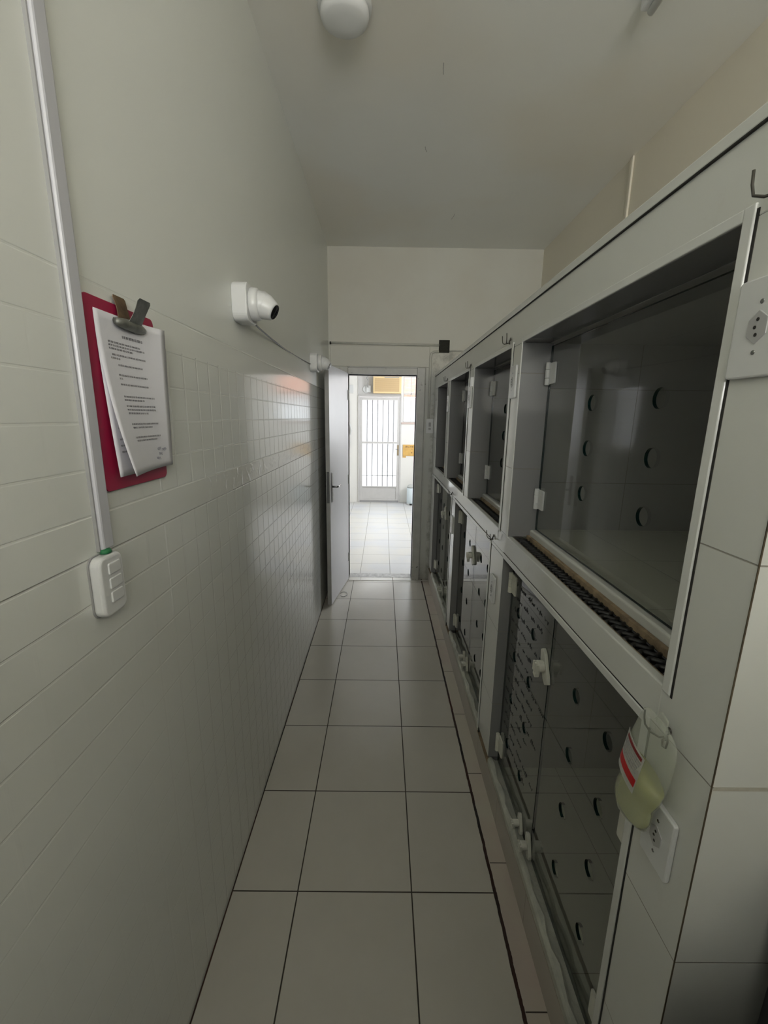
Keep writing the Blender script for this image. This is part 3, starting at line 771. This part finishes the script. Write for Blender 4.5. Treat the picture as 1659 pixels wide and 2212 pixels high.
# local: x along leaf, +y is the side facing the corridor (towards +x world)
obj('leaf', boxes((0, -.018, .012, L_, .018, 2.052)), [M['leaf']], DR, 0.0015)
obj('edge_strip', boxes((L_ + .0002, -.0175, .012, L_ + .0012, .0175, 2.052)), M['leaf_edge'], DR)
obj('lock_plate', boxes((L_ + .0013, -.011, .935, L_ + .003, .011, 1.20)), M['chrome'], DR, .0005)
for s in (1, -1):
    pb = bmesh.new(); prism(pb, rrect(L_ - .058, 1.062, .030, .255, .006), s*.0182, s*.0245, 'Y'); hp = obj('handle_plate', pb, M['chrome'], DR, .001)
    e = 1 if s > 0 else .55
    pb = bmesh.new(); tube(pb, [(L_ - .058, s*.020, 1.068), (L_ - .058, s*.058*e, 1.068), (L_ - .064, s*.066*e, 1.068), (L_ - .080, s*.068*e, 1.068), (L_ - .150, s*.066*e, 1.070)], .0085, 12)
    obj('lever', pb, M['chrome'], hp, smooth=True)
pb = bmesh.new()
for z in (.25, 1.05, 1.85): tube(pb, [(0, .021, z - .045), (0, .021, z + .045)], .006, 10)
obj('hinge', pb, M['frame'], DR)
bm = bmesh.new()
tube(bm, [(-.372 + .034*math.cos(a) + .02, 3.80 + .055*math.sin(a), .005) for a in [k*2*math.pi/22 - 2.4 for k in range(19)]], .0028, 6)
tag(obj('loose_wire', bm, M['plastic_dark'], smooth=True), 'short grey wire loop lying on the floor under the open door', 'wire')

# ---------------------------------------------------------------- end wall fittings
g = thing('wall_pipe', 'thin painted pipe running level across the end wall over the doorway', 'pipe', (-.50, EY - .006, 2.314))
bm = bmesh.new(); tube(bm, [(-.495, EY - .009, 2.318), (.512, EY - .009, 2.310)], .010, 12); obj('tube', shift(bm, g.location), M['pipe'], g, smooth=True)
bm = bmesh.new(); lathe(bm, [(.012, -.502), (.013, -.499), (.013, -.490), (.010, -.488)], (0, EY - .012, 2.316), 'X', 16); obj('end_cap', shift(bm, g.location), M['black'], g)
g = thing('junction_box', 'open black junction box on end wall above the kennels', 'junction box', (.562, EY, 2.30))
bm = boxes((.512, EY - .012, 2.245, .520, EY, 2.355), (.602, EY - .012, 2.245, .610, EY, 2.355), (.520, EY - .012, 2.245, .602, EY, 2.253), (.520, EY - .012, 2.347, .602, EY, 2.355))
obj('rim', shift(bm, g.location), M['darkbox'], g)
obj('cavity', shift(boxes((.5205, EY - .004, 2.2535, .6015, EY - .001, 2.3465)), g.location), M['darkbox'], g)
g = thing('vertical_pipe', 'painted pipe dropping from the junction box beside the doorway', 'pipe', (.44, EY - .006, 1.65))
bm = bmesh.new(); tube(bm, [(.44, EY - .008, 1.645), (.438, EY - .010, 2.20), (.446, EY - .010, 2.238), (.470, EY - .010, 2.252), (.512, EY - .010, 2.252)], .011, 12)
obj('tube', shift(bm, g.location), M['pipe'], g, smooth=True)
g = thing('pipe_stub', 'thin pipe leaving the junction box towards the right wall', 'pipe', (.62, EY - .006, 2.262))
bm = bmesh.new(); tube(bm, [(.6105, EY - .009, 2.262), (1.20, EY - .009, 2.256)], .007, 10); obj('tube', shift(bm, g.location), M['pipe'], g, smooth=True)

# ---------------------------------------------------------------- ceiling and right wall fittings
g = thing('ceiling_lamp', 'round white flush ceiling lamp, unlit, at top edge of photo', 'lamp', (-.160, 1.935, CH))
bm = bmesh.new(); lathe(bm, [(.100, 0), (.101, -.006), (.098, -.016), (.092, -.020)], (0, 0, 0), 'Z', 48); obj('base_ring', bm, M['plastic'], g, smooth=True)
bm = bmesh.new(); lathe(bm, [(.088, -.018), (.090, -.034), (.086, -.046), (.070, -.053), (.04, -.056), (.002, -.057)], (0, 0, 0), 'Z', 48); obj('diffuser', bm, M['lamp'], g, smooth=True)
g = thing('tube_light', 'white ceiling tube light whose end shows at top right of photo', 'lamp', (.935, 1.35, CH))
obj('housing', shift(boxes((.905, .75, CH - .040, .955, 1.895, CH)), (.935, 1.35, CH)), M['plastic'], g, .008)
bm = bmesh.new(); tube(bm, [(.935, .78, CH - .055), (.935, 1.87, CH - .055)], .013, 14); obj('tube', shift(bm, (.935, 1.35, CH)), M['lamp'], g, smooth=True)
# thin dark scratches / stray wires on the ceiling
for (x, y, dx, dy, lab) in ((.239, 2.215, .006, .05, 'hairline dark wire end poking from ceiling, nearest of three'), (.216, 2.784, .012, .03, 'faint dark wire end poking from the middle of the ceiling'), (.512, 3.60, -.016, .07, 'dark wire end poking from ceiling, closest to the end wall')):
    bm = bmesh.new(); tube(bm, [(x, y - dy/2, CH - .001), (x + dx*.3, y, CH - .006), (x + dx, y + dy/2, CH - .010)], .0014, 5)
    tag(obj('wire_end', bm, M['plastic_dark']), lab, 'wire')
g = thing('cable_channel', 'short painted cable channel high on the right wall above the kennels', 'trunking', (RW, 2.825, 2.77))
obj('cover', shift(boxes((RW - .012, 2.812, 2.772, RW, 2.840, CH - .001)), g.location), M['wall_r'], g, .003)
obj('open_end', shift(boxes((RW - .011, 2.814, 2.766, RW - .001, 2.838, 2.7715)), g.location), M['groove'], g)

# ---------------------------------------------------------------- drip bag
BG = thing('drip_bag', 'small clear drip bag of yellow fluid hung on near pier hook', 'drip bag', (.455, .61, .94))
def bag_bm(z0=None, z1=None, shrink=0.0):
    # outline in (y, z): half-widths about a slightly leaning axis
    prof = [(.950, .036), (.956, .047), (.975, .050), (.992, .046), (1.000, .045), (1.02, .051), (1.05, .055), (1.08, .0555), (1.11, .0535), (1.135, .051), (1.152, .047), (1.160, .040), (1.162, .030)]
    bm = bmesh.new(); A = []; seg = 28
    pr = [(z, w) for z, w in prof if (z0 is None or z >= z0) and (z1 is None or z <= z1)]
    for z, w in pr:
        cy = .598; w *= .94; th = .017 * min(1, (1.175 - z) / .10) + .004; w_ = w - shrink; th_ = th - shrink
        A.append([bm.verts.new((.462 + th_*math.cos(2*math.pi*k/seg), cy + w_*math.sin(2*math.pi*k/seg), z)) for k in range(seg)])
    for r0, r1 in zip(A, A[1:]):
        for k in range(seg): bm.faces.new((r0[k], r0[(k+1) % seg], r1[(k+1) % seg], r1[k]))
    bm.faces.new(A[0][::-1]); bm.faces.new(A[-1]); return bm
def lean(bm):
    bm.transform(Matrix.Translation((0, .612, 1.165)) @ Matrix.Rotation(math.radians(-11), 4, 'X').inverted() @ Matrix.Translation((0, -.603, -1.165 + .004)))
    return bm
def bagobj(n, bm, m, p=None, **k): return obj(n, shift(lean(bm), BG.location), m, p or BG, smooth=True, **k)
film = bagobj('film', bag_bm(), M['bag'])
bagobj('fluid', bag_bm(z1=1.055, shrink=.0018), M['liquid'])
bm = bmesh.new(); lathe(bm, [(.0095, .928), (.0115, .932), (.0115, .945), (.009, .952)], (.462, .612, 0), 'Z', 18); bagobj('cap', bm, M['old_plastic'])
bm = bmesh.new(); prism(bm, [(.583, 1.158), (.588, 1.180), (.606, 1.182), (.613, 1.158)], .4605, .4635, 'X'); obj('hanging_tab', shift(lean(bm), BG.location), M['bag'], BG)
def lab_quad(y0, y1, z0, z1, off):
    bm = bmesh.new(); n = 8; A = []
    for k in range(n + 1):
        y = y0 + (y1 - y0)*k/n; x = .462 - .0195*math.sqrt(max(0, 1 - ((y - .598)/.056)**2)) - off
        A.append((bm.verts.new((x, y, z0)), bm.verts.new((x, y, z1)), bm.verts.new((x - .0004, y, z1)), bm.verts.new((x - .0004, y, z0))))
    for a, b in zip(A, A[1:]):
        for i in range(4): bm.faces.new((a[i], b[i], b[(i+1) % 4], a[(i+1) % 4]))
    bm.faces.new(A[0]); bm.faces.new(A[-1][::-1]); return bm
lb = obj('label', shift(lean(lab_quad(.583, .648, 1.012, 1.098, .0006)), BG.location), M['label_film'], BG)
obj('red_stripe', shift(lean(lab_quad(.585, .647, 1.026, 1.044, .0012)), BG.location), M['red'], lb)
obj('thin_red_stripe', shift(lean(lab_quad(.587, .640, 1.087, 1.094, .0012)), BG.location), M['darkred'], lb)
bm = bmesh.new(); rn = random.Random(9)
for z in (1.052, 1.059, 1.066, 1.073, 1.080):
    y = .643
    while y > .592:
        w = .003 + rn.random()*.006; b2 = lab_quad(y - w, y, z, z + .003, .0012); me_ = bpy.data.meshes.new('tmp'); b2.to_mesh(me_); b2.free(); bm.from_mesh(me_); bpy.data.meshes.remove(me_); y -= w + .002
obj('printed_text', shift(lean(bm), BG.location), M['plastic_dark'], lb)

# ---------------------------------------------------------------- far room things
g = thing('glazed_door', 'white metal glazed door with vertical bars, closed, across the far room', 'door', (-.06, FY, 0))
def gp(n, bm, m, p=None, **k): return obj(n, shift(bm, g.location), m, p or g, **k)
W_ = simple('white_enamel', (0.52, 0.51, 0.50), 0.35, noise=0.06)
gp('frame', boxes((-.475, FY - .02, 0, -.445, FY + .06, 2.05), (.325, FY - .02, 0, .355, FY + .06, 2.05), (-.445, FY - .02, 2.02, .325, FY + .06, 2.05)), W_, bevel=.003)
gp('stile', boxes((-.443, FY - .01, .035, -.392, FY + .03, 2.015), (.273, FY - .01, .035, .323, FY + .03, 2.015), (-.392, FY - .01, 1.965, .273, FY + .03, 2.015), (-.392, FY - .01, .035, .273, FY + .03, .075), (-.392, FY - .01, .30, .273, FY + .03, .325)), W_, bevel=.003)
gp('bottom_panel', boxes((-.392, FY + .005, .075, .273, FY + .02, .30)), W_)
gp('mid_bar', boxes((-.392, FY - .012, 1.150, .273, FY + .012, 1.190)), W_, bevel=.002)
gp('sweep', boxes((-.445, FY - .012, .0, .325, FY + .03, .033)), M['plastic_dark'])
bm = bmesh.new()
for k in range(6):
    x = -.392 + .665*(k + .9)/6.6; box(bm, x - .008, FY - .005, .326, x + .008, FY + .006, 1.149); box(bm, x - .008, FY - .005, 1.191, x + .008, FY + .006, 1.964)
gp('security_bars', bm, simple('bar_grey', (0.16, 0.16, 0.17), 0.5))
def rib_bm(x0, x1, z0, z1, y, pitch=.012):
    bm = bmesh.new(); n = int((x1 - x0)/pitch*4); rows = []
    for k in range(n + 1):
        x = x0 + (x1 - x0)*k/n; yy = y + .0016*math.sin(k/4*2*math.pi)
        rows.append((bm.verts.new((x, yy, z0)), bm.verts.new((x, yy, z1)), bm.verts.new((x, y + .006, z1)), bm.verts.new((x, y + .006, z0))))
    for a, b in zip(rows, rows[1:]):
        for i in range(4): bm.faces.new((a[i], b[i], b[(i+1) % 4], a[(i+1) % 4]))
    bm.faces.new(rows[0]); bm.faces.new(rows[-1][::-1]); return bm
gp('glass_pane', rib_bm(-.392, .273, .326, 1.149, FY + .014), M['pane']); gp('glass_pane', rib_bm(-.392, .273, 1.191, 1.964, FY + .014), M['pane'])
bm = bmesh.new(); prism(bm, rrect(.298, 1.03, .028, .20, .006), FY - .016, FY - .011, 'Y'); hp = gp('handle_plate', bm, M['brass'])
bm = bmesh.new(); tube(bm, [(.298, FY - .014, 1.05), (.298, FY - .055, 1.05), (.24, FY - .058, 1.05)], .008, 10); gp('lever', bm, M['chrome'], hp)
struct('trim_4', boxes((-.475, FY + .01, 2.052, .345, FY + .10, 2.40), (-.475, FY - .012, 2.052, -.46, FY + .01, 2.40), (.33, FY - .012, 2.052, .345, FY + .01, 2.40), (-.46, FY - .012, 2.052, .33, FY + .01, 2.068)), W_, bevel=.002)
g = thing('air_conditioner', 'cream window air conditioner set above the far glazed door', 'air conditioner', (.073, FY, 2.10))
def gp2(n, bm, m, p=None, **k): return obj(n, shift(bm, g.location), m, p or g, **k)
gp2('casing', boxes((-.190, FY - .10, 2.085, .335, FY - .012 + .02, 2.385)), M['cream'], bevel=.008)
bm = bmesh.new()
for k in range(22): box(bm, -.160, FY - .104, 2.118 + k*.0108, .295, FY - .0995, 2.118 + k*.0108 + .006)
gp2('grille', bm, simple('grille_tan', (0.50, 0.36, 0.20), 0.6))
gp2('control_strip', boxes((.02, FY - .103, 2.362, .29, FY - .0995, 2.378)), M['plastic_dark'])
g = thing('junction_socket', 'round white socket with dangling cord left of the air conditioner', 'socket', (-.285, FY - .0, 2.16))
bm = bmesh.new(); lathe(bm, [(.062, .008), (.064, -.004), (.060, -.008)], (-.32, FY, 2.16), 'Y', 24); obj('disc', shift(bm, g.location), M['plastic'], g)
bm = bmesh.new(); prism(bm, rrect(-.275, 2.165, .085, .12, .01), FY - .035, FY - .009, 'Y'); obj('cover', shift(bm, g.location), M['plastic'], g, .003)
bm = bmesh.new(); tube(bm, [(-.285, FY - .04, 2.19), (-.30, FY - .05, 2.25), (-.275, FY - .05, 2.30), (-.31, FY - .045, 2.36), (-.28, FY - .05, 2.40)], .009, 8); obj('cord', shift(bm, g.location), M['plastic_dark'], g, smooth=True)
# far window
bm = boxes((.375, FY + .0, 1.56, .395, FY + .05, 2.40), (.97, FY, 1.56, .99, FY + .05, 2.40), (.395, FY, 1.56, .97, FY + .05, 1.58), (.395, FY, 2.38, .97, FY + .05, 2.40), (.395, FY, 2.075, .97, FY + .05, 2.095), (.52, FY, 1.58, .532, FY + .02, 2.38), (.70, FY, 1.58, .712, FY + .02, 2.38))
struct('window_1', bm, W_)
wp = struct('window_2', rib_bm(.395, .97, 1.58, 2.075, FY + .02), M['pane'])
struct('trim_5', boxes((.35, FY - .03, 1.53, 1.0, FY + .01, 1.56)), simple('window_sill', (0.52, 0.42, 0.38), 0.6), bevel=.004)
# notice
g = thing('notice_board', 'yellow notice with dark writing on far wall beside the glazed door', 'notice', (.50, FY, 1.03))
obj('card', shift(boxes((.392, FY - .012, .925, .640, FY - .001, 1.140)), g.location), M['cardboard'], g)
bm = bmesh.new(); rn = random.Random(4); x = .44
for wlen in (5, 4):
    for k in range(wlen):
        box(bm, x, FY - .0135, 1.085, x + .004, FY - .0125, 1.112); box(bm, x, FY - .0135, 1.085 + rn.choice((0, .012, .022)), x + .012, FY - .0125, 1.090 + rn.choice((0, .012, .022)) + .003); x += .017
    x += .012
lathe(bm, [(.012, -.0135), (.012, -.0125)], (.565, FY, .985), 'Y', 12); box(bm, .55, FY - .0135, 1.05, .585, FY - .0125, 1.056)
obj('lettering', shift(bm, g.location), simple('brown_print', (0.20, 0.10, 0.05), 0.7), g)
tag(obj('sticker', boxes((.392, FY - .006, .890, .455, FY - .001, .920)), M['cardboard']), 'small yellow sticker under the yellow notice on far wall', 'sticker')
# bin
g = thing('pedal_bin', 'pale blue-white pedal bin on the far room floor by the wall', 'bin', (.575, FY - .16, 0))
bm = bmesh.new(); lathe(bm, [(.092, .02), (.094, .03), (.094, .325), (.090, .33)], (0, 0, 0), 'Z', 32); obj('body', bm, simple('bin_white', (0.62, 0.70, 0.74), 0.35), g, smooth=True)
bm = bmesh.new(); lathe(bm, [(.094, .332), (.094, .350), (.075, .375), (.03, .388), (.002, .390)], (0, 0, 0), 'Z', 32); obj('lid', bm, simple('bin_lid', (0.45, 0.47, 0.46), 0.3), g, smooth=True)
bm = bmesh.new(); lathe(bm, [(.090, 0), (.094, .002), (.094, .019), (.09, .02)], (0, 0, 0), 'Z', 32); obj('base', bm, M['plastic'], g)
obj('pedal', boxes((-.045, -.125, .004, .005, -.085, .026)), M['black'], g, .003)
# intercom on the far wall
g = thing('wall_intercom', 'white handset and looped cord on a dark wall strip, far wall left', 'intercom', (-.64, FY, 1.03))
obj('dark_strip', shift(boxes((-.665, FY - .02, 1.03, -.640, FY, 1.96)), g.location), M['black'], g)
bm = bmesh.new(); tube(bm, [(-.668, FY - .03, 1.60), (-.650, FY - .035, 1.54), (-.615, FY - .035, 1.47), (-.595, FY - .03, 1.40), (-.610, FY - .03, 1.33), (-.640, FY - .03, 1.315), (-.660, FY - .03, 1.34)], .010, 10)
obj('cord', shift(bm, g.location), M['plastic'], g, smooth=True)
bm = bmesh.new(); prism(bm, rrect(-.668, 1.20, .045, .20, .018), FY - .06, FY - .021, 'Y'); obj('handset', shift(bm, g.location), M['plastic'], g, .006)
bm = bmesh.new(); lathe(bm, [(.018, -.05), (.020, -.04), (.018, -.022)], (-.663, FY, 1.445), 'Y', 16); obj('knob', shift(bm, g.location), M['plastic'], g, .003)
# painted box cover on the far wall
bm = bmesh.new(); prism(bm, rrect(-.66, 2.16, .20, .15, .01), FY - .02, FY, 'Y')
tag(obj('junction_cover', bm, M['plastic'], bevel=.004), 'square white cover plate high on the far wall left of the door', 'cover plate')
